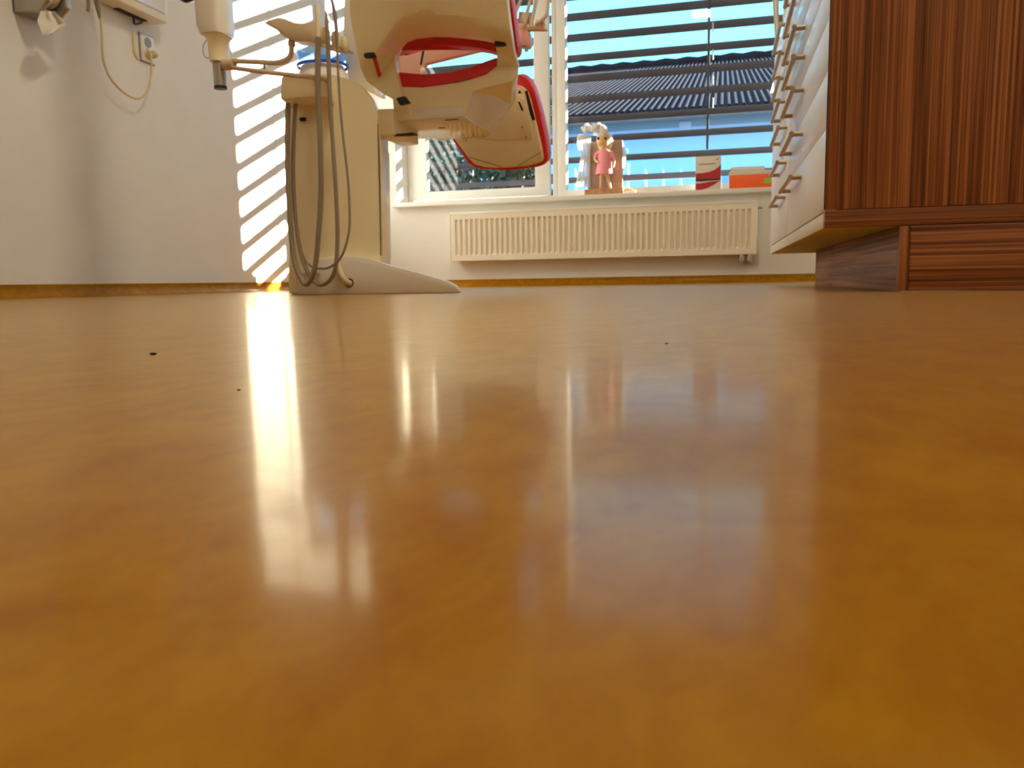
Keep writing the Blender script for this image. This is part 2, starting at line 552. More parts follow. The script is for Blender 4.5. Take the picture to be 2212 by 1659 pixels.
def blind(x0, x1, label):
    root = thing('venetian_blind', ((x0 + x1) / 2, 5.26, 0.55), label, 'blind', 'outside blinds of the window wall')
    zb = 1.659
    pitch = 0.1252
    yin, yout = 5.22, 5.295
    k = -5
    for k in range(-6, 9):
        z = zb - k * pitch
        if z > ZT + 0.1 or z < 0.6:
            continue
        bm = BM()
        rows = []
        for x in (x0, x1):
            r = []
            for q in range(7):
                t = q / 6
                r.append(Vector((x, yin + (yout - yin) * t, z + 0.025 * (1 - t) + 0.004 * math.sin(PI * t))))
            rows.append(r)
        sheet(bm, rows, (0, 0, 0.0025))
        obj('slat', bm, M['slat'], root, True, ang=60)
    bm = BM(); box(bm, x0, x1, 5.215, 5.30, ZT - 0.02, ZT + 0.06); obj('head_rail', bm, M['slat'], root, True, bev=0.004)
    for x in (x0 + 0.012, x1 - 0.012):
        bm = BM(); tube(bm, [(x, 5.258, 0.55), (x, 5.258, ZT)], 0.003, 8); obj('guide_wire', bm, M['tape'], root)
    return root
blind(-2.25, -1.0, 'dark slatted outside blind behind the opening casement, partly hidden by the chair')
rb = blind(-0.975, 0.80, 'dark slatted outside blind behind the wide fixed pane by the cabinet')
pt = at(1535, 20, 5.20); pb = at(1528, 322, 5.20)
bm = BM(); box(bm, pb.x - 0.008, pb.x + 0.008, 5.200, 5.212, pb.z, ZT); obj('ladder_tape', bm, M['tape'], rb, True, bev=0.002)
for py in (60, 118, 172, 222):
    p = at(1540, py, 5.195)
    bm = BM(); box(bm, p.x - 0.004, p.x + 0.004, 5.192, 5.199, p.z - 0.03, p.z + 0.03); obj('tape_clip', bm, M['tapew'], rb, True, bev=0.002)

# curtain strip hanging in the window beside the cabinet
bm = BM()
top, mid, low = at(1663, -260, 4.97), at(1672, 60, 4.97), at(1677, 196, 4.97)
rows = []
for i in range(15):
    t = i / 14
    z = top.z + (low.z - top.z) * t
    wd = 0.062 * (1 - t) ** 0.8 + 0.002
    cxx = top.x + (low.x - top.x) * t + 0.012
    rows.append([Vector((cxx + wd * (s - 0.5), 4.97 + 0.006 * math.sin(s * 9), z)) for s in [j / 8 for j in range(9)]])
sheet(bm, rows, (0, 0.004, 0))
tag(obj('curtain_tail', bm, M['curtain']), 'pale cloth strip tapering to a point in front of the window', 'curtain')

# ------------------------------------------------------------------ radiator
rx0, rx1, rz0, rz1, ry = -1.612, 0.196, 0.160, 0.452, 4.785
rad = thing('panel_radiator', ((rx0 + rx1) / 2, ry, rz0), 'long cream panel radiator on the wall under the window', 'radiator')
bm = BM()
n = 54
prof = []
pw = (rx1 - rx0 - 0.05) / n
x = rx0 + 0.025
prof.append((rx0, 0.0)); prof.append((x, 0.0))
for i in range(n):
    a = x + i * pw
    prof += [(a + pw * 0.15, 0.0), (a + pw * 0.30, 0.014), (a + pw * 0.62, 0.014), (a + pw * 0.80, 0.0)]
prof.append((rx1, 0.0))
zl = [rz0 + 0.0, rz0 + 0.032, rz0 + 0.044, rz1 - 0.052, rz1 - 0.040, rz1]
dep = [0, 0, 1, 1, 0, 0]
rows = [[Vector((px_, ry + d * dp, z)) for px_, d in prof] for z, dp in zip(zl, dep)]
sheet(bm, rows, (0, 0.026, 0))
obj('front_panel', bm, M['rad'], rad, True, ang=25)
bm = BM(); box(bm, rx0 + 0.005, rx1 - 0.005, ry + 0.03, ry + 0.09, rz0 + 0.02, rz1 - 0.012); obj('rear_panel', bm, M['rad'], rad, True, bev=0.003)
bm = BM(); box(bm, rx0 - 0.002, rx1 + 0.002, ry - 0.002, ry + 0.092, rz1 - 0.010, rz1 + 0.002); obj('top_grille', bm, M['rad'], rad, True, bev=0.002)
for xx in (rx0 - 0.001, rx1 + 0.001):
    bm = BM(); box(bm, xx - 0.002, xx + 0.002, ry - 0.002, ry + 0.092, rz0 + 0.004, rz1); obj('side_cover', bm, M['rad'], rad, True, bev=0.001)
for px_ in (1602, 1619):
    p = at(px_, 564, 4.82)
    bm = BM(); tube(bm, [(p.x, 4.82, rz0 + 0.012), (p.x, 4.82, rz0 - 0.012)], 0.011, 12)
    tube(bm, [(p.x, 4.82, rz0 - 0.012), (p.x, 4.82, rz0 - 0.03), (p.x, 4.84, rz0 - 0.042), (p.x, 4.90, rz0 - 0.042)], [0.014, 0.014, 0.012, 0.010], 12)
    obj('valve', bm, M['chrome'], rad)
p = at(1641, 448, 4.8)
bm = BM(); tube(bm, [(rx1 - 0.002, 4.815, p.z), (rx1 + 0.028, 4.815, p.z)], [0.009, 0.006], 12); obj('vent_plug', bm, M['chrome'], rad)
for xx in (rx0 + 0.25, rx1 - 0.25):
    bm = BM(); box(bm, xx - 0.015, xx + 0.015, ry + 0.085, YB + 0.001, rz0 + 0.03, rz1 - 0.03); obj('bracket', bm, M['rad'], rad)

# ------------------------------------------------------------------ things on the sill
SZ = 0.532
# plank, board, doll, veil
pc = at(1305, 412, 4.90)
bm = BM()
x0, x1 = at(1264, 410, 4.89).x, at(1347, 410, 4.89).x
pts = [Vector((x0 + (x1 - x0) * t, 4.865 + 0.006 * math.sin(t * 11), SZ)) for t in [k / 8 for k in range(9)]] + [Vector((x1 - (x1 - x0) * t, 4.985 + 0.005 * math.sin(t * 9), SZ)) for t in [k / 8 for k in range(9)]]
prism(bm, pts, (0, 0, 0.034))
plank = obj('wood_plank', bm, M['plank'], None, True, bev=0.003)
tag(plank, 'rough brown wooden plank on the sill under the pink doll', 'plank')
TP = SZ + 0.034
b0, b1 = at(1270, 350, 4.965), at(1345, 350, 4.965)
bt = at(1300, 305, 4.965).z
bm = BM(); box(bm, b0.x, b1.x, 4.958, 4.972, TP + 0.001, bt); tag(obj('wooden_board', bm, M['board'], None, True, bev=0.003), 'brown board standing upright on the plank behind the doll', 'board')
doll = thing('doll', (pc.x, 4.91, TP), 'small doll in a pink dress standing on the window sill', 'doll')
DY = 4.91
def dp(x, y, dy=0.0):
    return at(x, y, DY + dy)
bm = BM()
# body surface: legs, torso, neck, head as one skin grown mesh
P = {'hip': dp(1306, 372), 'chest': dp(1306, 335), 'neck': dp(1304, 322), 'head0': dp(1303, 312), 'head1': dp(1303, 298),
     'k1': dp(1299, 388), 'a1': dp(1298, 401), 'k2': dp(1314, 388), 'a2': dp(1318, 401),
     'h1': dp(1300, 374), 'h2': dp(1312, 374),
     's1': dp(1290, 330), 'e1': dp(1285, 345, -0.005), 'w1': dp(1294, 352, -0.03), 's2': dp(1321, 330), 'e2': dp(1327, 345), 'w2': dp(1324, 363, -0.01)}
P['a1'].z = P['a2'].z = TP + 0.012
f1 = P['a1'] + Vector((0, -0.028, -0.004)); f2 = P['a2'] + Vector((0.004, -0.028, -0.004))
P['f1'], P['f2'] = f1, f2
order = list(P)
E_ = [('hip', 'chest'), ('chest', 'neck'), ('neck', 'head0'), ('head0', 'head1'), ('hip', 'h1'), ('h1', 'k1'), ('k1', 'a1'), ('a1', 'f1'), ('hip', 'h2'), ('h2', 'k2'), ('k2', 'a2'), ('a2', 'f2'),
      ('chest', 's1'), ('s1', 'e1'), ('e1', 'w1'), ('chest', 's2'), ('s2', 'e2'), ('e2', 'w2')]
RAD = {'hip': 0.030, 'chest': 0.030, 'neck': 0.012, 'head0': 0.026, 'head1': 0.036, 'h1': 0.017, 'h2': 0.017, 'k1': 0.012, 'k2': 0.012, 'a1': 0.009, 'a2': 0.009, 'f1': 0.010, 'f2': 0.010, 's1': 0.013, 's2': 0.013, 'e1': 0.009, 'e2': 0.009, 'w1': 0.008, 'w2': 0.008}
me = bpy.data.meshes.new('body')
me.from_pydata([P[k] for k in order], [(order.index(a), order.index(b)) for a, b in E_], [])
body = bpy.data.objects.new('body', me)
COL.objects.link(body)
md = body.modifiers.new('skin', 'SKIN'); md.use_smooth_shade = True
for i, k in enumerate(order):
    me.skin_vertices[0].data[i].radius = (RAD[k], RAD[k])
    me.skin_vertices[0].data[i].use_root = (k == 'hip')
md = body.modifiers.new('sub', 'SUBSURF'); md.levels = md.render_levels = 2
me.materials.append(M['skin'])
body.parent = doll
body.matrix_parent_inverse = Matrix.Translation(-doll.location)
bm = BM()
ball(bm, dp(1303, 302.5), 0.041, 0.036, 0.043, 24); obj('head', bm, M['skin'], doll)
bm = BM()
c0, c1, c2 = dp(1306, 324), dp(1306, 345), dp(1305, 377)
loft(bm, [ring((c0.x, DY, c0.z), 0.020, 0.018), ring((c0.x, DY, c0.z - 0.012), 0.042, 0.026), ring((c1.x, DY, c1.z), 0.041, 0.034), ring(((c1.x + c2.x) / 2, DY, (c1.z + c2.z) / 2), 0.045, 0.038), ring((c2.x, DY, c2.z), 0.052, 0.044), ring((c2.x, DY, c2.z + 0.004), 0.045, 0.038)])
for s, sh in ((-1, dp(1291, 333)), (1, dp(1320, 333))):
    tube(bm, [sh + Vector((-s * 0.012, 0, 0.006)), sh + Vector((s * 0.004, 0, -0.006)), sh + Vector((s * 0.010, 0, -0.024))], [0.016, 0.018, 0.016], 12)
obj('dress', bm, M['dress'], doll)
hc = dp(1303, 301)
for s in (-1, 1):
    bm = BM(); ball(bm, dp(1303 + s * 8 - 1, 301) + Vector((0, -0.033 if s < 0 else -0.034, 0)), 0.0085, 0.005, 0.008, 12); obj('eye', bm, M['eye'], doll)
bm = BM(); ball(bm, dp(1302, 312.5) + Vector((0, -0.030, 0)), 0.008, 0.004, 0.0035, 12); obj('mouth', bm, M['lips'], doll)
bm = BM(); ball(bm, dp(1302, 307) + Vector((0, -0.038, 0)), 0.0045, 0.005, 0.005, 10); obj('nose', bm, M['skin'], doll)
bm = BM()
rings = []
for i in range(9):
    t = i / 8
    z = hc.z + 0.046 - 0.10 * t
    rr = 0.047 * math.sin(PI * (0.12 + 0.62 * t)) + 0.003
    rings.append(ring((hc.x + 0.006, DY + 0.040, z), rr * 0.95, rr * 0.60))
loft(bm, rings)
obj('hair', bm, M['hair'], doll, True)
veil = thing('bridal_veil', (at(1262, 400, 4.94).x, 4.935, TP), 'white tulle bridal veil bunched over the board left of the doll', 'veil')
bm = BM()
rnd = random.Random(3)
for k in range(26):
    x = 1252 + rnd.random() * 56
    y = 283 - 6 * math.sin((x - 1250) / 60 * PI) + rnd.random() * 5 - 3 - (3 if x > 1290 else 0)
    if x < 1262:
        y += 14
    c = at(x, y, 4.925 + rnd.random() * 0.03)
    bmesh.ops.create_icosphere(bm, subdivisions=2, radius=1.0, matrix=Matrix.Translation(c) @ Matrix.Rotation(rnd.random() * 3, 4, 'Y') @ Matrix.Diagonal((0.026, 0.016, 0.015, 1)))
for v in bm.verts:
    v.co += Vector((rnd.uniform(-1, 1), rnd.uniform(-1, 1), rnd.uniform(-1, 1))) * 0.003
obj('tulle_bunch', bm, M['tulle'], veil)
bm = BM()
rows = []
for i in range(14):
    t = i / 13
    y = 292 + 112 * t
    xa = lerp_tab(t, [0, .15, .45, 1], [1248, 1246, 1254, 1243])
    xb = lerp_tab(t, [0, 1], [1276, 1276])
    rows.append([at(xa + (xb - xa) * s, y, 4.950 + 0.006 * math.sin(s * 26 + t * 2)) for s in [j / 24 for j in range(25)]])
sheet(bm, rows, (0, 0.001, 0))
obj('veil_train', bm, M['veil'], veil)
bm = BM()
rows = []
for i in range(10):
    t = i / 9
    y = 305 + 70 * t
    rows.append([at(1343 + (10 * math.sin(PI * (t * 0.9 + 0.05))) * s, y, 4.978 + 0.004 * math.sin(s * 8)) for s in [j / 6 for j in range(7)]])
sheet(bm, rows, (0, 0.001, 0))
obj('veil_edge', bm, M['veil'], veil)
# little dried twig beside the plank
bm = BM()
tube(bm, spline([at(1346, 413, 4.90), at(1357, 410, 4.90), at(1368, 412, 4.90), at(1374, 414, 4.90)], 4), [0.008] * 13, 8)
for v in bm.verts:
    v.co.z = max(v.co.z, SZ + 0.0005)
tag(obj('wood_chip', bm, M['roll'], None), 'pale curl of wood lying on the sill right of the plank', 'chip')

# upright white and red box
A = at(1502, 406, 4.88)
bx0, bx1 = A.x, at(1557, 404, 4.88).x
bz = at(1530, 337, 4.88).z
carton = thing('upright_carton', ((bx0 + bx1) / 2, 4.90, SZ), 'upright white carton with crimson swoosh and black stripe on the sill', 'box')
bm = BM(); box(bm, bx0, bx1, 4.88, 4.935, SZ, bz); obj('carton_body', bm, M['card'], carton, True, bev=0.0015)
fy = 4.8785
W_, H_ = bx1 - bx0, bz - SZ
def pat(name, pts, m, th=0.001, par=carton, yy=fy):
    bm = BM(); prism(bm, [Vector((bx0 + W_ * u, yy, SZ + H_ * v)) for u, v in pts], (0, th, 0)); return obj(name, bm, m, par, False)
pat('crimson_swoosh', [(0.01, 0.34), (0.99, 0.34), (0.99, 0.74), (0.9, 0.66), (0.75, 0.585), (0.55, 0.535), (0.3, 0.51), (0.01, 0.505)], M['crimson'])
pat('black_stripe', [(0.01, 0.275), (0.01, 0.335), (0.98, 0.335), (0.98, 0.285), (0.55, 0.28), (0.2, 0.268)], M['black'])
pat('crimson_wedge', [(0.01, 0.01), (0.18, 0.01), (0.5, 0.07), (0.75, 0.16), (0.97, 0.265), (0.55, 0.25), (0.25, 0.215), (0.01, 0.21)], M['crimson'])
for k in range(9):
    u = 0.13 + k * 0.073
    pat('lettering', [(u, 0.755), (u + 0.052, 0.757), (u + 0.052, 0.785 + 0.006 * (k % 2)), (u, 0.782)], M['olive'])
pat('red_emblem', [(0.82, 0.86), (0.88, 0.90), (0.86, 0.93), (0.81, 0.89)], M['crimson'])
# clear tub between the boxes
bm = BM()
c = at(1567, 398, 4.93)
zt = at(1567, 374, 4.93).z
loft(bm, [ring((c.x, 4.93, SZ), 0.017, 0.017), ring((c.x, 4.93, SZ + 0.03), 0.019, 0.019), ring((c.x, 4.93, zt), 0.020, 0.020), ring((c.x, 4.93, zt), 0.017, 0.017), ring((c.x, 4.93, SZ + 0.004), 0.015, 0.015)])
tag(obj('plastic_tub', bm, M['clear'], None), 'small clear plastic tub between the white carton and the orange box', 'tub')
# orange box with cloth roll
ob = thing('orange_box', (at(1620, 400, 4.89).x, 4.92, SZ), 'low orange box with a green sticker, beside the cabinet on the sill', 'box')
ox0, ox1 = at(1575, 400, 4.885).x, at(1672, 395, 4.885).x
oz = at(1620, 377, 4.885).z
bm = BM(); box(bm, ox0, ox1, 4.885, 4.99, SZ, oz); obj('box_body', bm, M['orange'], ob, True, bev=0.002)
bm = BM(); box(bm, ox0 - 0.001, ox1 + 0.001, 4.886, 4.991, oz, oz + 0.022); obj('box_lid', bm, M['card'], ob, True, bev=0.002)
g0, g1 = at(1651, 385, 4.884), at(1666, 395, 4.884)
bm = BM(); box(bm, g0.x, g1.x, 4.8838, 4.886, g1.z, g0.z); obj('green_sticker', bm, M['green'], ob, False)
bm = BM()
z2 = oz + 0.022 + 0.015
tube(bm, [(ox0 + 0.005, 4.935, z2), (ox0 + 0.012, 4.935, z2), (ox0 + 0.05, 4.935, z2), (ox1 - 0.06, 4.935, z2), (ox1 - 0.05, 4.935, z2)], [0.008, 0.0145, 0.015, 0.0145, 0.012], 14)
tag(obj('wound_roll', bm, M['paper'], None), 'white paper roll lying on top of the orange box', 'roll')

# ------------------------------------------------------------------ drawer cabinets on the right
CF, CY0, CYM, CY1 = 0.174, 1.511, 2.345, 3.09
CB, CT = 0.112, 0.86
CX1 = XR - 0.004
ROWS = [0.251, 0.346, 0.441, 0.511, 0.573, 0.640, 0.715]
EDG = [0.141, 0.282, 0.377, 0.466, 0.533, 0.597, 0.668, 0.79]
def cabinet(y0, y1, hy0, hy1, label, near):
    root = thing('drawer_cabinet', ((CF + CX1) / 2, (y0 + y1) / 2, 0), label, 'cabinet', 'drawer cabinets along the right wall')
    bm = BM(); box(bm, CF + 0.021, CX1, y0 + (0.02 if near else 0.0), y1, CB, CT); obj('carcass', bm, M['carcass'], root, False)
    bm = BM(); box(bm, CF + 0.001, CF + 0.022, y0 + (0.02 if near else 0), y1, CB, EDG[0] - 0.002); obj('bottom_edge', bm, M['carcass'], root, True, bev=0.001)
    if near:
        bm = BM(); box(bm, CF, CX1, y0, y0 + 0.019, CB + 0.030, CT); obj('side_panel', bm, M['woodv'], root, True, bev=0.0008)
        bm = BM(); box(bm, CF, CX1, y0 - 0.0005, y0 + 0.019, CB, CB + 0.0292); obj('bottom_rail', bm, M['woodr'], root, True, bev=0.0008)
        c = atz(1937, 630, 0)
        bm = BM(); box(bm, 0.312, CX1, y0 + 0.0005, y0 + 0.018, 0.001, CB - 0.001); obj('plinth_side', bm, M['woodh'], root, True, bev=0.0006)
        bm = BM(); box(bm, 0.295, 0.3115, y0, y0 + 0.018, 0.001, CB - 0.001); obj('plinth_edge', bm, M['woodv'], root, True, bev=0.0006)
    bm = BM(); box(bm, 0.295, 0.311, y0 + (0.0185 if near else 0), min(y1, 2.76), 0.001, CB - 0.001); obj('plinth_front', bm, M['woodp'], root, True, bev=0.0006)
    for i, zr in enumerate(ROWS):
        bm = BM(); box(bm, CF, CF + 0.018, y0 + (0.001 if near else 0.0015), y1 - 0.0015, EDG[i], EDG[i + 1] - 0.0006)
        d = obj('drawer', bm, M['lacquer'], root, True, bev=0.0004)
        bm = BM()
        xb = CF - 0.024
        tube(bm, [(xb, hy0 - 0.012, zr), (xb, hy1 + 0.012, zr)], 0.0056, 12)
        obj('handle', bm, M['brass'], d)
        for hy in (hy0, hy1):
            bm = BM()
            tube(bm, [(xb - 0.003, hy, zr), (CF + 0.002, hy, zr)], 0.0054, 10)
            obj('handle_post', bm, M['brass'], d)
    return root
cabinet(CY0, CYM, 1.965, 2.265, 'white drawer cabinet with a dark zebra-grain wooden side, nearest the camera', True)
cabinet(CYM + 0.001, CY1, 2.43, 2.72, 'white drawer cabinet behind the wood-sided one, nearer the window', False)

# ------------------------------------------------------------------ things on the left wall
# tissue dispenser
def wl(x, y, d=0.0):
    return atx(x, y, XL + d)
disp = thing('towel_dispenser', wl(95, 45, 0.05), 'grey paper towel dispenser on the left wall with a towel hanging out', 'dispenser')
q = [wl(27, 26), wl(160, 46)]
y0, y1 = q[0].y, q[1].y
z0 = q[0].z + 0.005
yd0, yd1 = wl(27, 27).y, wl(82, 48).y
zb = wl(60, 39).z
DD = at(157, 47, yd1).x - XL
bm = BM()
box(bm, XL + 0.001, XL + 0.012, yd0, yd1, zb, zb + 0.30)
obj('back_plate', bm, M['metal'], disp, True, bev=0.003)
for yy in (yd0, yd1 - 0.022):
    bm = BM()
    prism(bm, [Vector((XL + 0.001, yy, zb)), Vector((XL + DD * 0.75, yy, zb - 0.004)), Vector((XL + DD, yy, zb + 0.025)), Vector((XL + DD, yy, zb + 0.30)), Vector((XL + 0.001, yy, zb + 0.30))], (0, 0.022, 0))
    obj('end_cheek', bm, M['metal'], disp, True, bev=0.004)
bm = BM(); box(bm, XL + 0.012, XL + DD * 0.7, yd0 + 0.022, yd1 - 0.022, zb + 0.002, zb + 0.012); obj('bottom_tray', bm, M['metal'], disp, True, bev=0.002)
bm = BM()
tube(bm, [(XL + 0.075, yd0 + 0.024, zb + 0.078), (XL + 0.075, yd1 - 0.03, zb + 0.078)], 0.058, 28)
tag(obj('towel_roll', bm, M['roll'], None), 'beige paper roll held inside the grey dispenser on the left wall', 'roll')
bm = BM()
rows = []
for i in range(9):
    t = i / 8
    y = 24 + 52 * t
    xa = lerp_tab(t, [0, .4, 1], [88, 80, 92]); xb = lerp_tab(t, [0, .4, .7, 1], [118, 146, 128, 106])
    rows.append([atx(xa + (xb - xa) * s, y + 16 * s * min(1, 2 * t) * (1 - t), XL + DD * 0.86 + 0.010 * math.sin(s * 14 + t * 3)) for s in [j / 14 for j in range(15)]])
sheet(bm, rows, (0.001, 0, 0))
tag(obj('paper_towel', bm, M['paper'], None), 'crumpled white paper towel hanging below the grey wall dispenser', 'towel')
# cream wall box with cords
wb = thing('wall_cabinet', wl(290, 20, 0.05), 'cream enamelled box on the left wall above the socket', 'wall box')
yb0, yb1 = wl(195, -5).y, wl(328, 57).y
zb1 = wl(328, 58).z + 0.012
BD = at(367, 48, yb1).x - XL
bm = BM()
box(bm, XL + 0.001, XL + BD, yb0, yb1, zb1 - 0.012, zb1 + 0.35)
obj('box_case', bm, M['cream'], wb, True, bev=0.018)
bm = BM(); box(bm, XL + BD, XL + BD + 0.005, yb0 + 0.03, yb1 - 0.03, zb1 + 0.02, zb1 + 0.33); obj('box_front', bm, M['shellw'], wb, True, bev=0.004)
bm = BM(); box(bm, XL + 0.012, XL + 0.035, yb0 + 0.10, yb1 - 0.07, zb1 - 0.015, zb1 - 0.011); obj('dark_strip', bm, M['dark'], wb, False)  # dark strip along the underside, next to the wall
bm = BM(); tube(bm, spline([atx(287, 26, XL + 0.03), atx(289, 45, XL + 0.03), atx(292, 52, XL + 0.025), atx(306, 49, XL + 0.015)], 5), 0.004, 8); obj('black_cable', bm, M['dark'], wb)
bm = BM(); tube(bm, spline([atx(190, -6, XL + 0.05), atx(191, 10, XL + 0.05), atx(190, 24, XL + 0.05)], 4), 0.006, 8); obj('cable_stub', bm, M['hose'], wb)
# power cord from the box to the socket
bm = BM()
d = XL + 0.045
tube(bm, spline([atx(209, -10, d), atx(212, 20, d), atx(217, 45, d), atx(220, 75, d), atx(221, 110, d), atx(226, 140, d), atx(238, 168, d), atx(258, 192, d), atx(280, 208, d), atx(298, 213, d), atx(313, 205, d), atx(323, 182, d), atx(327, 150, d), atx(326, 120, d), atx(318, 105, XL + 0.03)], 5), 0.0042, 8)
obj('cord', bm, M['cord'], wb)
bm = BM()
tube(bm, [atx(208, -12, d), atx(212, 18, d), atx(216, 40, d)], [0.011, 0.009, 0.005], 10)
obj('cord_sleeve', bm, M['hose'], wb)
sk = thing('wall_socket', wl(312, 100, 0.01), 'double wall socket with a plug in it, under the cream box', 'socket')
def wq(pts, d0, d1, name, m, par, bev=0.001):
    bm = BM(); prism(bm, [wl(*p) + Vector((d0, 0, 0)) for p in pts], (d1 - d0, 0, 0)); return obj(name, bm, m, par, True, bev=bev)
y0, y1 = wl(299, 70).y, wl(327, 82).y
zt, zb_ = wl(299, 71).z, wl(299, 128).z
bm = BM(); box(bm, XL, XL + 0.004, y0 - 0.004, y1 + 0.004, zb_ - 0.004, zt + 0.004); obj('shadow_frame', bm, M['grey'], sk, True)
bm = BM(); box(bm, XL, XL + 0.010, y0, y1, zb_, zt); obj('socket_plate', bm, M['pvc'], sk, True, bev=0.002)
ym = (y0 + y1) / 2
for zz in (zt - (zt - zb_) * 0.27, zt - (zt - zb_) * 0.73):
    bm = BM(); tube(bm, [(XL + 0.0095, ym, zz), (XL + 0.0125, ym, zz)], 0.019, 20); obj('socket_well', bm, M['grey'] if zz > (zt + zb_) / 2 else M['cord'], sk)
bm = BM(); tube(bm, [(XL + 0.012, ym, zt - (zt - zb_) * 0.73), (XL + 0.04, ym, zt - (zt - zb_) * 0.73), (XL + 0.048, ym + 0.006, zt - (zt - zb_) * 0.78)], [0.017, 0.014, 0.007], 14)
tag(obj('power_plug', bm, M['cord'], None), 'beige power plug in the lower outlet of the wall socket', 'plug')
yc0 = wl(289, 70).y
bm = BM(); tube(bm, spline([wl(289, 68, 0.006), wl(290, 90, 0.006), wl(293, 115, 0.006), wl(300, 128, 0.006)], 5), 0.006, 8); obj('side_conduit', bm, M['cream'], sk)
# ------------------------------------------------------------------ dental unit column
def pp(pts, Y):
    return [at(x, y, Y) for x, y in pts]
FYc = 2.20
unit = thing('dental_unit', at(720, 636, 2.3) * 1.0, 'cream dental unit column with a wedge foot left of the chair', 'dental unit')
unit.location.z = 0
bm = BM()
front = [(622, 640), (624, 480), (622, 300), (625, 200), (640, 168), (668, 159), (697, 157), (720, 160), (745, 167), (772, 177), (790, 192), (806, 212), (816, 245), (817, 300), (820, 420), (823, 555), (825, 634)]
pts = pp(front, FYc)
for p in pts:
    p.z = max(p.z, 0.001)
UO = at(843, 400, 2.50) - at(822, 400, FYc)
UO.z = 0
prism(bm, pts, UO)
obj('column', bm, M['shell'], unit, True, bev=0.012)
bm = BM()
sd = [at(819, 299, FYc), at(823.5, 552, FYc)]
so_ = [UO.normalized() * 0.014, UO.normalized() * 0.27]
prism(bm, [sd[0] + so_[0], sd[1] + so_[0], sd[1] + so_[1], sd[0] + so_[1]], (0.004, 0, 0))
obj('side_panel', bm, M['shell'], unit, True, bev=0.001)
bm = BM()
prism(bm, pp([(606, 214), (607, 168), (612, 163), (660, 164), (700, 168), (709, 176), (709, 211), (690, 208), (650, 211)], 2.10), UO.normalized() * 0.17)
obj('head_cover', bm, M['shell'], unit, True, bev=0.004)
bm = BM(); tube(bm, [at(816.5, 268, FYc - 0.0005), at(817.5, 330, FYc - 0.0005), at(820, 420, FYc - 0.0005), at(822.5, 552, FYc - 0.0005)], 0.0012, 6); obj('panel_seam', bm, M['dark'], unit)
bm = BM()
prof = [(642, 640), (639, 591), (650, 578), (690, 560), (737, 553), (790, 556), (837, 571), (893, 586), (940, 599), (968, 608), (986, 618), (995, 629), (995, 640)]
pts = pp(prof, 2.17)
for p in pts:
    p.z = max(p.z, 0.0005)
pts[0].z = pts[-1].z = 0.0005
prism(bm, pts, UO * 1.1)
obj('foot', bm, M['shellw'], unit, True, bev=0.020)
bm = BM(); tube(bm, spline([at(731, 553, 2.172), at(733, 580, 2.160), at(740, 600, 2.152), at(752, 611, 2.160), at(757, 612, 2.185)], 5), [0.010] * 21, 12); obj('drain_tube', bm, M['cord'], unit)
bm = BM(); c = at(754, 611, 2.168); tube(bm, [c, c + Vector((0, 0.02, 0))], 0.0135, 18); obj('tube_port', bm, M['dark'], unit)
bm = BM(); c = at(655, 258, 2.199); box(bm, c.x - 0.009, c.x + 0.009, 2.192, 2.21, c.z - 0.005, c.z + 0.005); obj('latch', bm, M['dark'], unit, True, bev=0.002)
bm = BM(); a, b = at(641, 592, 2.166), at(690, 592, 2.166); box(bm, a.x, b.x, 2.164, 2.172, a.z - 0.001, a.z + 0.001); obj('seam', bm, M['brass'], unit, False)
# spittoon: pedestal and blue glass bowl
cb = at(697, 148, 2.36)
bm = BM()
zc0 = at(697, 175, 2.36).z
loft(bm, [ring((cb.x, 2.36, zc0 - 0.02), 0.085, 0.075, 28), ring((cb.x, 2.36, cb.z - 0.010), 0.072, 0.066, 28), ring((cb.x, 2.36, cb.z + 0.004), 0.066, 0.060, 28)])
obj('bowl_seat', bm, M['shellw'], unit)
bm = BM()
R_ = []
for t, r in ((0, 0.066), (0.25, 0.072), (0.5, 0.076), (0.75, 0.079), (1.0, 0.081)):
    R_.append(ring((cb.x, 2.36, cb.z + 0.006 + t * 0.055), r, r * 0.92, 36))
for t, r in ((1.0, 0.078), (0.5, 0.073), (0.1, 0.062)):
    R_.append(ring((cb.x, 2.36, cb.z + 0.006 + t * 0.055), r, r * 0.92, 36))
loft(bm, R_)
bowl = obj('spittoon_bowl', bm, M['bowl'], unit)
bm = BM()
loft(bm, [ring((cb.x, 2.36, cb.z + 0.001), 0.074, 0.068, 36), ring((cb.x, 2.36, cb.z + 0.001), 0.080, 0.074, 36), ring((cb.x, 2.36, cb.z + 0.009), 0.080, 0.074, 36), ring((cb.x, 2.36, cb.z + 0.009), 0.073, 0.067, 36)], False)
obj('blue_rim', bm, M['bluerim'], unit)
# pink-beige back housing beside the bowl
bm = BM()
prism(bm, pp([(752, 178), (738, 100), (740, 40), (745, -120), (775, -120), (785, 60), (800, 150), (812, 205), (790, 196)], 2.42), (0, 0.09, 0))
obj('rear_housing', bm, M['shellw'], unit, True, bev=0.01)

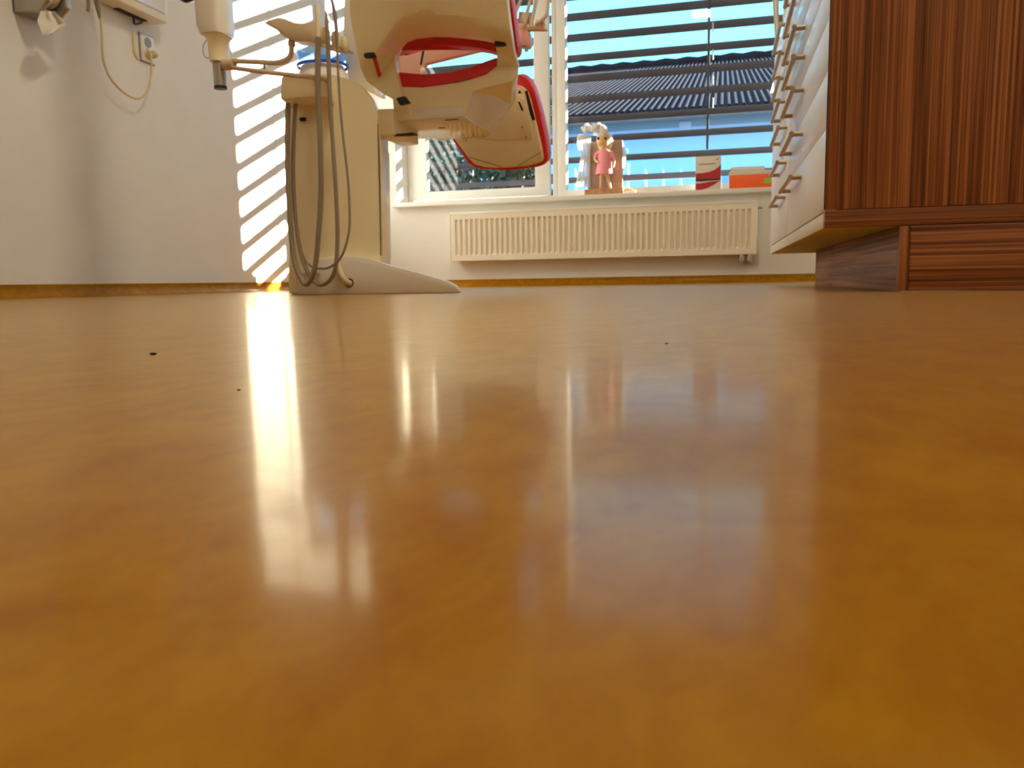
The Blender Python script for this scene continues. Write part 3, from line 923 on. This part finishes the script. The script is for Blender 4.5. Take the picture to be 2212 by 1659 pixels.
# ------------------------------------------------------------------ equipment post with arms and holder
post = thing('equipment_post', at(470, 190, 2.10), 'cream hanging equipment post with two arms reaching to the dental unit', 'post')
PY = 2.06
xa, xb = at(441, 60, PY + 0.05).x, at(491, 60, PY + 0.05).x
zs0 = at(450, 78, PY + 0.05).z
bm = BM()
yc = PY + 0.05
cxp = (xa + xb) / 2
hw = (xb - xa) / 2
loft(bm, [ring((cxp, yc, 2.62), hw, 0.05, 28, 5), ring((cxp, yc, zs0 + 0.02), hw, 0.05, 28, 5), ring((cxp + 0.004, yc, zs0 - 0.004), hw * 0.93, 0.046, 28, 4)])
obj('upper_housing', bm, M['shellw'], post, True)
bm = BM()
a, b = at(459, 100, yc), at(486, 100, yc)
cl = (a.x + b.x) / 2 - 0.002
hl = (b.x - a.x) / 2
z1, z2 = at(470, 92, yc).z, at(470, 136, yc).z
loft(bm, [ring((cxp + 0.006, yc, zs0 + 0.0), hw * 0.9, 0.043, 28, 3), ring((cl, yc, z1), hl * 1.05, 0.036, 28, 2.5), ring((cl, yc, z2), hl * 0.9, 0.034, 28, 2.2)])
obj('lower_collar', bm, M['shell'], post, True)
z3 = at(470, 188, yc).z
bm = BM(); loft(bm, [ring((cl, yc, z2), 0.0185, 0.0185, 24), ring((cl, yc, z3), 0.0175, 0.0175, 24)]); obj('pole_end', bm, M['metal'], post, True)
bm = BM(); loft(bm, [ring((cl, yc, z3 + 0.001), 0.018, 0.018, 24), ring((cl, yc, z3 - 0.006), 0.018, 0.018, 24)]); obj('end_cap', bm, M['dark'], post, True)
bm = BM(); tube(bm, spline([at(446, 86, PY + 0.03), at(439, 100, PY + 0.03), at(440, 118, PY + 0.03), at(447, 125, PY + 0.03), at(455, 124, PY + 0.03)], 5), 0.0012, 6); obj('thin_wire', bm, M['grey'], post)
# navy grip on a bracket, just dipping into the top of the view
nb = at(402, -26, PY + 0.05)
bm = BM(); ball(bm, nb, 0.034, 0.034, 0.040, 24); o = obj('navy_grip', bm, M['navy'], post); o['label'] = 'dark navy rounded grip'
bm = BM(); tube(bm, spline([nb + Vector((0, 0, 0.03)), nb + Vector((0.004, 0, 0.07)), nb + Vector((0.03, 0, 0.10)), Vector((cxp - hw * 0.6, yc, nb.z + 0.11))], 5), 0.008, 10); obj('grip_bracket', bm, M['metal'], post)
bm = BM()
tube(bm, [at(484, 139, PY + 0.04), at(506, 139, PY + 0.04)], [0.0165, 0.0155], 16); obj('arm_hub', bm, M['tan'], post)
bm = BM(); tube(bm, spline([at(500, 132, 2.1), at(560, 134, 2.1), at(590, 136, 2.1), at(612, 134, 2.1), at(624, 126, 2.1), at(629, 114, 2.1), at(630, 92, 2.1)], 5), 0.0072, 12); obj('upper_arm', bm, M['tan'], post)
bm = BM(); tube(bm, spline([at(500, 146, 2.1), at(560, 154, 2.095), at(620, 161, 2.085), at(690, 168, 2.08), at(706, 173, 2.08), at(713, 184, 2.09)], 5), 0.0066, 12); obj('lower_arm', bm, M['tan'], post)
bm = BM(); tube(bm, [at(571, 139, 2.1), at(571, 152, 2.097)], 0.003, 8); obj('arm_strut', bm, M['grey'], post)
bm = BM(); tube(bm, [at(630, 101, 2.1), at(630, 98, 2.1), at(630, 92, 2.1), at(630, 85, 2.1)], [0.009, 0.0105, 0.0105, 0.008], 14); obj('swivel_knob', bm, M['tan'], post)
bm = BM()
prism(bm, pp([(569, 49), (580, 43), (601, 37), (613, 39), (635, 48), (653, 50), (672, 47), (682, 48), (684, 64), (683, 80), (690, 88), (720, 97), (748, 101), (748, 107), (715, 105), (690, 97), (668, 90), (635, 88), (612, 78), (595, 63), (580, 55)], 2.075), (0, 0.05, 0))
obj('instrument_holder', bm, M['tan'], post, True, bev=0.006)
for (x0_, y0_, x1_, y1_) in ((690, 57, 707, 95), (715, 66, 731, 104), (735, 77, 747, 105)):
    bm = BM(); prism(bm, pp([(x0_, y0_ + 4), (x0_ + 4, y0_), (x1_ - 4, y0_), (x1_, y0_ + 5), (x1_, y1_ - 4), (x1_ - 3, y1_), (x0_ + 3, y1_), (x0_, y1_ - 4)], 2.052), (-0.004, 0.028, 0)); obj('holder_finger', bm, M['shell'], post, True, bev=0.003)
# hand pieces, each with its hose
HP = [
    ('cream straight handpiece, leftmost in the instrument holder, on the thickest grey hose', 0.0074, M['shell'],
     [(684, 10, .0058), (685, 30, .0064), (686, 48, .0068), (687, 80, .0058)],
     [(687, 80), (687, 200), (692, 311), (693, 422), (687, 519), (679, 583), (662, 614), (646, 594), (633, 547), (625, 450), (621, 339), (622, 228), (626, 208)]),
    ('brown pointed handpiece, middle one in the instrument holder, on a grey hose', 0.0058, M['hose'],
     [(704, 24, .0012), (705, 34, .0036), (706, 48, .0052), (709, 90, .0050)],
     [(709, 90), (712, 200), (719, 311), (726, 422), (729, 519), (722, 588), (699, 614), (676, 605), (654, 560), (639, 477), (633, 366), (636, 260), (641, 208)]),
    ('dark slim handpiece, rightmost in the instrument holder, on the thinnest hose', 0.0034, M['grey'],
     [(712, -14, .0040), (719, 8, .0044), (724, 35, .0056), (727, 66, .0050), (728, 100, .0036)],
     [(728, 100), (733, 200), (740, 283), (751, 380), (755, 449), (754, 499), (740, 549), (718, 574), (693, 580), (665, 569), (643, 519), (636, 450), (632, 339), (636, 260), (645, 208)]),
]
for i, (lab, hr, hm, bd, hs) in enumerate(HP):
    t = thing('dental_handpiece', at(bd[0][0], bd[-1][1], 2.055), lab, 'handpiece', 'handpieces in the instrument holder')
    bm = BM(); tube(bm, [at(x, y, 2.043) for x, y, r in bd], [r for *_, r in bd], 12); obj('grip', bm, hm, t)
    nn = len(hs)
    pts = []
    for k, (x, y) in enumerate(hs):
        Y = lerp_tab(k / (nn - 1), [0, 0.45, 0.8, 1], [2.043, 2.10 - 0.02 * i, 2.13 + 0.012 * i, 2.17])
        p = at(x, y, Y); p.z = max(p.z, hr + 0.002)
        pts.append(p)
    pp_ = spline(pts, 6)
    for p in pp_:
        p.z = max(p.z, hr + 0.001)
    bm = BM(); tube(bm, pp_, hr, 12); obj('hose', bm, M['hose'], t)

# ------------------------------------------------------------------ dental chair
chair = thing('dental_chair', at(960, 300, 2.55), 'cream dental chair with red upholstery, raised in front of the window', 'dental chair')
arcx, arcy = [745, 813, 853, 876, 923, 1005, 1095, 1125], [150, 106, 47, 28, 20, 33, 66, 90]
def ysh(x, y):
    a = lerp_tab(x, arcx, arcy)
    t = min(max((y - a) / 70.0, 0), 1)
    t = t * t * (3 - 2 * t)
    Y = 2.04 + 0.10 * min(max((y + 260) / 280.0, 0), 1.4)
    u = (x - 930) / 190.0
    return Y + 0.10 * t + 0.035 * u * u
def sh(x, y):
    return at(x, y, ysh(x, y))
# the shell is a grid between an outline and an opening: rows of columns walk round the whole back in one strip
opn = [(869, 222), (866, 200), (857, 165), (853, 135), (853, 118), (862, 102), (876, 90), (895, 82), (915, 79), (935, 77), (965, 78), (994, 80), (1030, 84), (1058, 89), (1070, 94), (1073, 112), (1074, 128), (1074, 141)]
out = [(846, 213), (828, 203), (806, 186), (792, 176), (780, 150), (771, 110), (762, 70), (756, 30), (752, -60), (765, -260), (850, -290), (930, -295), (1010, -290), (1072, -260), (1088, -60), (1099, 40), (1109, 110), (1117, 140)]
def resample(pts, n):
    seg = [0]
    for i in range(1, len(pts)):
        seg.append(seg[-1] + math.hypot(pts[i][0] - pts[i - 1][0], pts[i][1] - pts[i - 1][1]))
    return [(lerp_tab(seg[-1] * k / (n - 1), seg, [p[0] for p in pts]), lerp_tab(seg[-1] * k / (n - 1), seg, [p[1] for p in pts])) for k in range(n)]
def densify(pts, k):
    o = []
    for i in range(len(pts) - 1):
        for j in range(k):
            o.append((pts[i][0] + (pts[i + 1][0] - pts[i][0]) * j / k, pts[i][1] + (pts[i + 1][1] - pts[i][1]) * j / k))
    o.append(pts[-1])
    return o
oi, oo = densify(opn, 4), densify(out, 4)
rows = []
for k in range(25):
    t = k / 24
    rows.append([sh(a[0] + (b[0] - a[0]) * t, a[1] + (b[1] - a[1]) * t) for a, b in zip(oi, oo)])
bm = BM(); sheet(bm, rows, (0, 0.030, 0.004))
obj('backrest_shell', bm, M['shell'], chair, True, bev=0.004)
bm = BM()
cp = [(790, -250), (1078, -250), (1090, -100), (1104, 0), (1111, 55), (1117, 100), (1115, 112), (1100, 118), (1085, 116), (1069, 111), (1048, 105), (1017, 100), (959, 96), (900, 99), (862, 108), (835, 112), (800, 100), (780, 20)]
prism(bm, [at(x, y, ysh(x, y) + 0.034 + 0.0 * x) for x, y in cp], (0, 0.06, 0.0))
obj('backrest_cushion', bm, M['red'], chair, True, bev=0.012)
for (x, y) in ((797, 118), (1080, 92)):
    p = at(x, y, ysh(x, y) - 0.004)
    bm = BM(); box(bm, p.x - 0.016, p.x + 0.016, p.y - 0.002, p.y + 0.02, p.z - 0.007, p.z + 0.006); obj('hinge_gap', bm, M['dark'], chair, True, bev=0.004)
p = at(868, 219, 2.285)
bm = BM(); prism(bm, pp([(862, 226), (883, 221), (873, 207), (855, 212)], 2.262), (0, 0.02, 0)); obj('pivot_gap', bm, M['dark'], chair, True, bev=0.002)
bm = BM(); prism(bm, [at(x, y, ysh(x, y) - 0.002) for x, y in ((804, 124), (810, 122), (822, 164), (817, 167))], (0, 0.01, 0)); obj('hinge_slit', bm, M['red'], chair, False)
# seat
SY = 2.31
bm = BM()
cush = [(858, 155), (885, 158), (912, 160), (950, 158), (982, 154), (1010, 147), (1029, 140), (1050, 132), (1073, 124), (1078, 132), (1073, 142), (1048, 161), (1015, 171), (982, 178), (945, 184), (912, 188), (866, 187), (858, 172)]
def back_off(x, y, Y1, d, dx=0):
    if x < 1000:
        return Vector((0, d, 0))
    v = at(x - dx, y, Y1 + d) - at(x, y, Y1)
    return Vector((v.x, d, 0))
prism(bm, pp(cush, SY), [back_off(x, y, SY, 0.44, 6) for x, y in cush])
obj('seat_cushion', bm, M['red'], chair, True, bev=0.010)
ZB = at(930, 256, SY).z
bm = BM()
shl = [(848, 172), (858, 185), (912, 186), (945, 182), (982, 176), (1015, 169), (1048, 159), (1074, 138), (1076, 120), (1096, 122), (1112, 130), (1121, 141), (1118, 160), (1107, 175), (1022, 197), (1003, 252), (968, 251), (935, 252), (900, 256), (862, 262), (852, 256), (848, 215)]
prism(bm, pp(shl, SY + 0.004), [back_off(x, y, SY, 0.36, 6) for x, y in shl])
obj('seat_shell', bm, M['shell'], chair, True, bev=0.010)
bm = BM()
f = [at(1020, 198, SY + 0.006), at(1001, 253, SY + 0.008)] + [atz(1030, 269, ZB), atz(1060, 289, ZB)] + [at(1084, 250, 2.60), at(1105, 214, 2.58), at(1108, 177, 2.52)]
prism(bm, f, (0.0, 0.02, 0.0))
obj('side_cover', bm, M['shellw'], chair, True, bev=0.004)
bm = BM()
under = [atz(x, y, ZB - 0.002) for x, y in ((858, 265), (930, 256), (1001, 252), (1060, 289), (1052, 297), (950, 299), (838, 301), (817, 296))]
prism(bm, under, (0, 0, 0.03))
plate = obj('under_plate', bm, M['shellw'], chair, True, bev=0.002)
for k in range(7):
    x = 972 + k * 10.5
    yt = 262 if x < 1015 else 262 + (x - 1015) * 0.62
    a, b = atz(x, yt + 3, ZB - 0.002), atz(x + 3, 293, ZB - 0.002)
    bm = BM(); tube(bm, [a, b], 0.0028, 6); obj('vent_rib', bm, M['shell'], plate)
for (xa_, ya_, xb_, yb_) in ((962, 260, 997, 262), (948, 277, 964, 279)):
    a, b = atz(xa_, ya_, ZB - 0.003), atz(xb_, yb_, ZB - 0.003)
    bm = BM(); box(bm, a.x, max(b.x, a.x + 0.02), a.y - 0.004, a.y + 0.004, ZB - 0.0035, ZB - 0.001); obj('slot', bm, M['dark'], plate, False)
bm = BM()
zl_ = at(830, 290, 2.34).z
prism(bm, pp([(806, 236), (850, 234), (852, 290), (812, 294)], 2.285), (0, 0.20, 0))
obj('link_arm', bm, M['shell'], chair, True, bev=0.004)
a, b = at(838, 291, 2.284), at(902, 288, 2.284)
bm = BM(); prism(bm, pp([(836, 293), (845, 290), (890, 286), (902, 290), (880, 292)], 2.30), (0, 0.02, 0)); obj('arm_gap', bm, M['dark'], chair, False)
# leg rest
def yl(x, y):
    return 2.72 + (y - 150) / 220 * 0.17
def lp(pts, d=0.0):
    return [at(x, y, yl(x, y) + d) for x, y in pts]
bm = BM()
lr = [(960, 240), (973, 297), (981, 309), (989, 321), (998, 334), (1006, 346), (1014, 356), (1026, 363), (1044, 366), (1062, 367), (1085, 368.5), (1100, 368), (1132, 365), (1162, 361), (1175, 356), (1182, 348), (1184, 338), (1181, 315), (1175, 282), (1167, 245), (1158, 211), (1151, 190), (1142, 174), (1132, 165), (1121, 160), (1108, 165), (1090, 180), (1000, 210)]
prism(bm, lp(lr, 0.022), (0, 0.07, 0.02))
obj('legrest_cushion', bm, M['red'], chair, True, bev=0.008)
bm = BM()
li = [(962, 240), (981, 299), (997, 321), (1012, 342), (1025, 354), (1042, 359), (1064, 361), (1100, 360), (1135, 357), (1158, 352), (1170, 347), (1172, 338), (1168, 312), (1160, 278), (1152, 245), (1144, 212), (1138, 195), (1130, 186), (1106, 180), (1000, 212)]
prism(bm, lp(li), (0, 0.035, 0.0))
lsh = obj('legrest_shell', bm, M['shell'], chair, True, bev=0.006)
bm = BM()
prism(bm, lp([(1000, 250), (1000, 296), (1085, 303), (1150, 298), (1146, 260), (1136, 215), (1110, 200)], -0.012), (0, 0.02, 0)); obj('raised_panel', bm, M['shell'], lsh, True, bev=0.004)
bm = BM(); prism(bm, lp([(1134, 196), (1139, 196), (1156, 258), (1150, 260), (1146, 250)], -0.003), (0, 0.006, 0)); obj('dark_slot', bm, M['dark'], lsh, False)
bm = BM(); prism(bm, lp([(1119, 220), (1123, 220), (1131, 238), (1127, 240)], -0.014), (0, 0.004, 0)); obj('slot', bm, M['dark'], lsh, False)
bm = BM(); prism(bm, lp([(1118, 202), (1122, 194), (1126, 201)], -0.014), (0, 0.004, 0)); obj('slot', bm, M['dark'], lsh, False)
for (x, y) in ((1128, 274), (1136, 296), (1006, 303)):
    p = at(x, y, yl(x, y) - 0.013); bm = BM(); tube(bm, [p, p + Vector((0, 0.006, 0))], 0.004, 10); obj('screw', bm, M['brass'], lsh)
for a, b in (((1012, 339), (1085, 361)), ((1118, 359), (1168, 329))):
    bm = BM(); tube(bm, [at(*a, yl(*a) - 0.001), at(*b, yl(*b) - 0.001)], 0.0016, 6); obj('crease', bm, M['brass'], lsh)
# seat side under the backrest; pink colour paints in the red reflection
bm = BM()
prism(bm, pp([(855, 114), (882, 98), (935, 94), (1060, 100), (1046, 107), (918, 138), (914, 165), (862, 165)], 2.78), (0, 0.03, 0))
obj('seat_side', bm, M['pink'], chair, True, bev=0.006)
bm = BM(); tube(bm, [at(917, 96, 2.70), at(909, 140, 2.70)], 0.004, 8); obj('seat_rod', bm, M['dark'], chair)
bm = BM(); ball(bm, at(913, 152, 2.70), 0.009, 0.009, 0.011, 12); obj('rod_knob', bm, M['shellw'], chair)

# ------------------------------------------------------------------ assistant's holder to the right of the backrest
AY = 2.72
ah = thing('instrument_rack', at(1145, 60, AY), 'tan instrument rack with pale hoses beside the red chair back', 'instrument rack')
bm = BM(); tube(bm, spline([at(1118, 62, AY), at(1145, 61, AY), at(1165, 60, AY), at(1178, 61, AY)], 4), [0.011] * 13, 14); obj('rack_bar', bm, M['tan'], ah)
bm = BM(); tube(bm, [at(1158, 52, AY), at(1176, 52, AY)], [0.014, 0.012], 16); obj('rack_knob', bm, M['tan'], ah)
bm = BM(); tube(bm, [at(1176, 61, AY), at(1184, 61, AY)], [0.010, 0.009], 14); obj('end_cap', bm, M['pvc'], ah)
bm = BM(); prism(bm, pp([(1108, 50), (1134, 50), (1141, 64), (1145, 90), (1140, 100), (1120, 98), (1108, 85)], AY - 0.01), (0, 0.05, 0)); obj('rack_body', bm, M['pink'], ah, True, bev=0.006)
bm = BM(); prism(bm, pp([(1120, 24), (1152, 26), (1146, 50), (1118, 48)], AY + 0.01), (0, 0.03, 0)); obj('rack_clamp', bm, M['tan'], ah, True, bev=0.004)
bm = BM(); tube(bm, [at(1123, 96, AY), at(1125, 118, AY)], [0.009, 0.004], 10); obj('nozzle', bm, M['hosew'], ah)
bm = BM(); tube(bm, [at(1137, 96, AY), at(1137, 111, AY)], [0.007, 0.006], 10); obj('nozzle', bm, M['hose'], ah)
for cs in ([(1134, -60), (1128, -10), (1120, 12), (1114, 28), (1114, 52)], [(1156, -60), (1148, -10), (1142, 15), (1138, 30), (1134, 52)], [(1164, -60), (1160, -10), (1154, 20), (1149, 42), (1146, 60)], [(1190, -60), (1186, -10), (1183, 20), (1178, 36), (1160, 50)]):
    bm = BM(); tube(bm, spline([at(x, y, AY - 0.02) for x, y in cs], 5), 0.0055, 10); obj('hose', bm, M['hosew'], ah)

# ------------------------------------------------------------------ crumbs on the floor
for (x, y, r, lab) in ((331, 766, 0.0011, 'dark crumb on the floor at the left, largest of the three'), (516, 843, 0.0004, 'tiny dark crumb on the floor beside the bright reflection'), (1440, 743, 0.0005, 'tiny dark crumb on the floor before the radiator reflection')):
    p = atz(x, y, 0)
    bm = BM(); bmesh.ops.create_icosphere(bm, subdivisions=2, radius=1.0, matrix=Matrix.Translation((p.x, p.y, r * 0.35)) @ Matrix.Diagonal((r * 1.4, r, r * 0.45, 1)))
    for v in bm.verts:
        v.co += Vector((random.uniform(-1, 1), random.uniform(-1, 1), 0)) * r * 0.15
    tag(obj('floor_crumb', bm, M['crumb'], None), lab, 'crumb', 'crumbs on the floor')

# ------------------------------------------------------------------ ceiling light mirrored in the glass, and an added fill light
def ceil_light(x, y, lx, ly, lab, m='lamp'):
    t = thing('ceiling_light', (x, y, ZC - 0.05), lab, 'ceiling light', 'ceiling lights')
    bm = BM(); bars(bm, x - lx, x + lx, -ly, ly, 0, 0.05, 0.012, 0.012, 0.012, 0.012)
    for v in bm.verts:
        v.co = Vector((v.co.x, y + v.co.z, ZC - 0.05 + v.co.y))
    obj('lamp_frame', bm, M['pvc'], t, True)
    bm = BM(); box(bm, x - lx + 0.013, x + lx - 0.013, y - ly + 0.013, y + ly - 0.013, ZC - 0.04, ZC - 0.02); obj('lamp_diffuser', bm, M[m], t, False)
ceil_light(-0.22, 1.56, 0.10, 0.14, 'narrow lit ceiling light mirrored in the window glass')
ceil_light(0.70, -1.6, 0.055, 0.75, 'long added fill light close to the right wall, behind the camera', 'lamp_fill')  # added out of view to brighten the chair and unit column

# ------------------------------------------------------------------ outside
bm = BM(); box(bm, -60, 60, YB + 0.42, 90, -0.5, -0.3); struct('ground', bm, M['grass'])
house = thing('neighbour_house', (1, 15, -0.3), 'pale house with a long dark tiled roof beyond the window', 'house')
EY, RY = 14.0, 28.0
hx0, hx1 = -5.7, 6.0
ez = at(1450, 240, EY).z
rz = at(1450, 142, RY).z
bm = BM(); box(bm, hx0 + 0.4, hx1, EY + 0.6, RY - 1, -0.3, ez + 0.1); obj('house_wall', bm, M['render'], house, False)
bm = BM()
prof = []
pitch_ = 0.115
nx = int((hx1 - hx0) / pitch_)
for i in range(nx + 1):
    x = hx0 + i * pitch_
    prof += [(x, 0.0), (x + pitch_ * 0.3, 0.055), (x + pitch_ * 0.6, 0.055), (x + pitch_ * 0.8, 0.0)]
rows = []
for k in range(2):
    rows.append([Vector((x, EY + (RY - EY) * k, ez + (rz - ez) * k + d)) for x, d in prof])
sheet(bm, rows, (0, 0.02, -0.08))
obj('tiled_roof', bm, M['tile'], house, False)
bm = BM()
tube(bm, [Vector((hx0 + i * 0.35, RY, rz + 0.05 + (0.05 if i % 2 else 0))) for i in range(32)], 0.16, 8); obj('roof_ridge', bm, M['tile'], house)
bm = BM(); box(bm, hx0, hx1, EY + 0.0, EY + 0.04, ez - 0.11, ez - 0.03); obj('fascia', bm, M['fascia'], house, False)
bm = BM(); tube(bm, [(hx0, EY - 0.04, ez - 0.03), (hx1, EY - 0.04, ez - 0.03)], 0.03, 8); obj('gutter', bm, M['gutter'], house)
zb2 = at(1450, 268, EY + 0.58).z
bm = BM(); box(bm, hx0 + 0.4, hx1, EY + 0.56, EY + 0.62, zb2 - 0.06, zb2 + 0.06); obj('wall_band', bm, M['band'], house, False)
p = at(1480, 274, EY + 0.5)
bm = BM(); box(bm, p.x - 0.10, p.x + 0.10, EY + 0.48, EY + 0.6, p.z - 0.09, p.z + 0.09); obj('wall_lamp', bm, M['picket'], house, True, bev=0.01)
FY = 9.0
fn = thing('picket_fence', (0, FY, -0.3), 'white picket fence in front of the pale house', 'fence')
for k in range(12):
    x = 1243 + 38 * (k) - 0.5
    p = at(x, 364, FY)
    bm = BM()
    prism(bm, [Vector((p.x - 0.011, FY, -0.3)), Vector((p.x + 0.011, FY, -0.3)), Vector((p.x + 0.011, FY, p.z - 0.05)), Vector((p.x, FY, p.z)), Vector((p.x - 0.011, FY, p.z - 0.05))], (0, 0.02, 0))
    obj('picket', bm, M['picket'], fn, False)
pr = at(1400, 384, FY)
for z in (pr.z, 0.2):
    bm = BM(); box(bm, at(1230, 380, FY).x, at(1700, 380, FY).x, FY + 0.02, FY + 0.045, z - 0.02, z + 0.02); obj('rail', bm, M['picket'], fn, False)
def shrub(x, y, rx, rz_, zc, lab, seed, n=2600):
    rn = random.Random(seed)
    t = thing('garden_shrub', (x, y, -0.3), lab, 'shrub', 'shrubs beyond the window')
    bm = BM()
    for _ in range(n):
        while True:
            v = Vector((rn.uniform(-1, 1), rn.uniform(-1, 1), rn.uniform(-1, 1)))
            if 0.35 < v.length < 1:
                break
        lump = 0.85 + 0.25 * math.sin(v.x * 5 + seed) * math.cos(v.z * 6 + v.y * 4)
        c = Vector((x + v.x * rx * lump, y + v.y * rx * 0.8 * lump, zc + v.z * rz_ * lump))
        s = rn.uniform(0.03, 0.075)
        a = Vector((rn.uniform(-1, 1), rn.uniform(-1, 1), rn.uniform(-1, 1))).normalized()
        b = a.cross(Vector((rn.uniform(-1, 1), rn.uniform(-1, 1), rn.uniform(-1, 1)))).normalized()
        bm.faces.new([bm.verts.new(c + a * s), bm.verts.new(c + b * s * 0.5), bm.verts.new(c - a * s), bm.verts.new(c - b * s * 0.5)])
    f = obj('foliage', bm, M['leaf'], t, False)
    f['kind'] = 'stuff'
    bm = BM(); tube(bm, [(x, y, -0.32), (x + 0.05, y, zc * 0.5), (x, y, zc)], [0.07, 0.05, 0.03], 8); obj('trunk', bm, M['stem'], t)
pA, pB, pC = at(915, 345, 7.6), at(1030, 350, 9.6), at(1140, 362, 7.8)
shrub(pA.x, 7.6, 0.50, 0.9, 1.0, 'dark leafy shrub at the left edge of the casement glass', 1)
shrub(pB.x, 9.6, 0.62, 0.85, 0.95, 'dark leafy shrub beyond the casement, right below the chair leg rest', 2)
shrub(pC.x - 0.1, 7.8, 0.36, 0.85, 0.75, 'dark leafy shrub nearest the window mullion', 3)
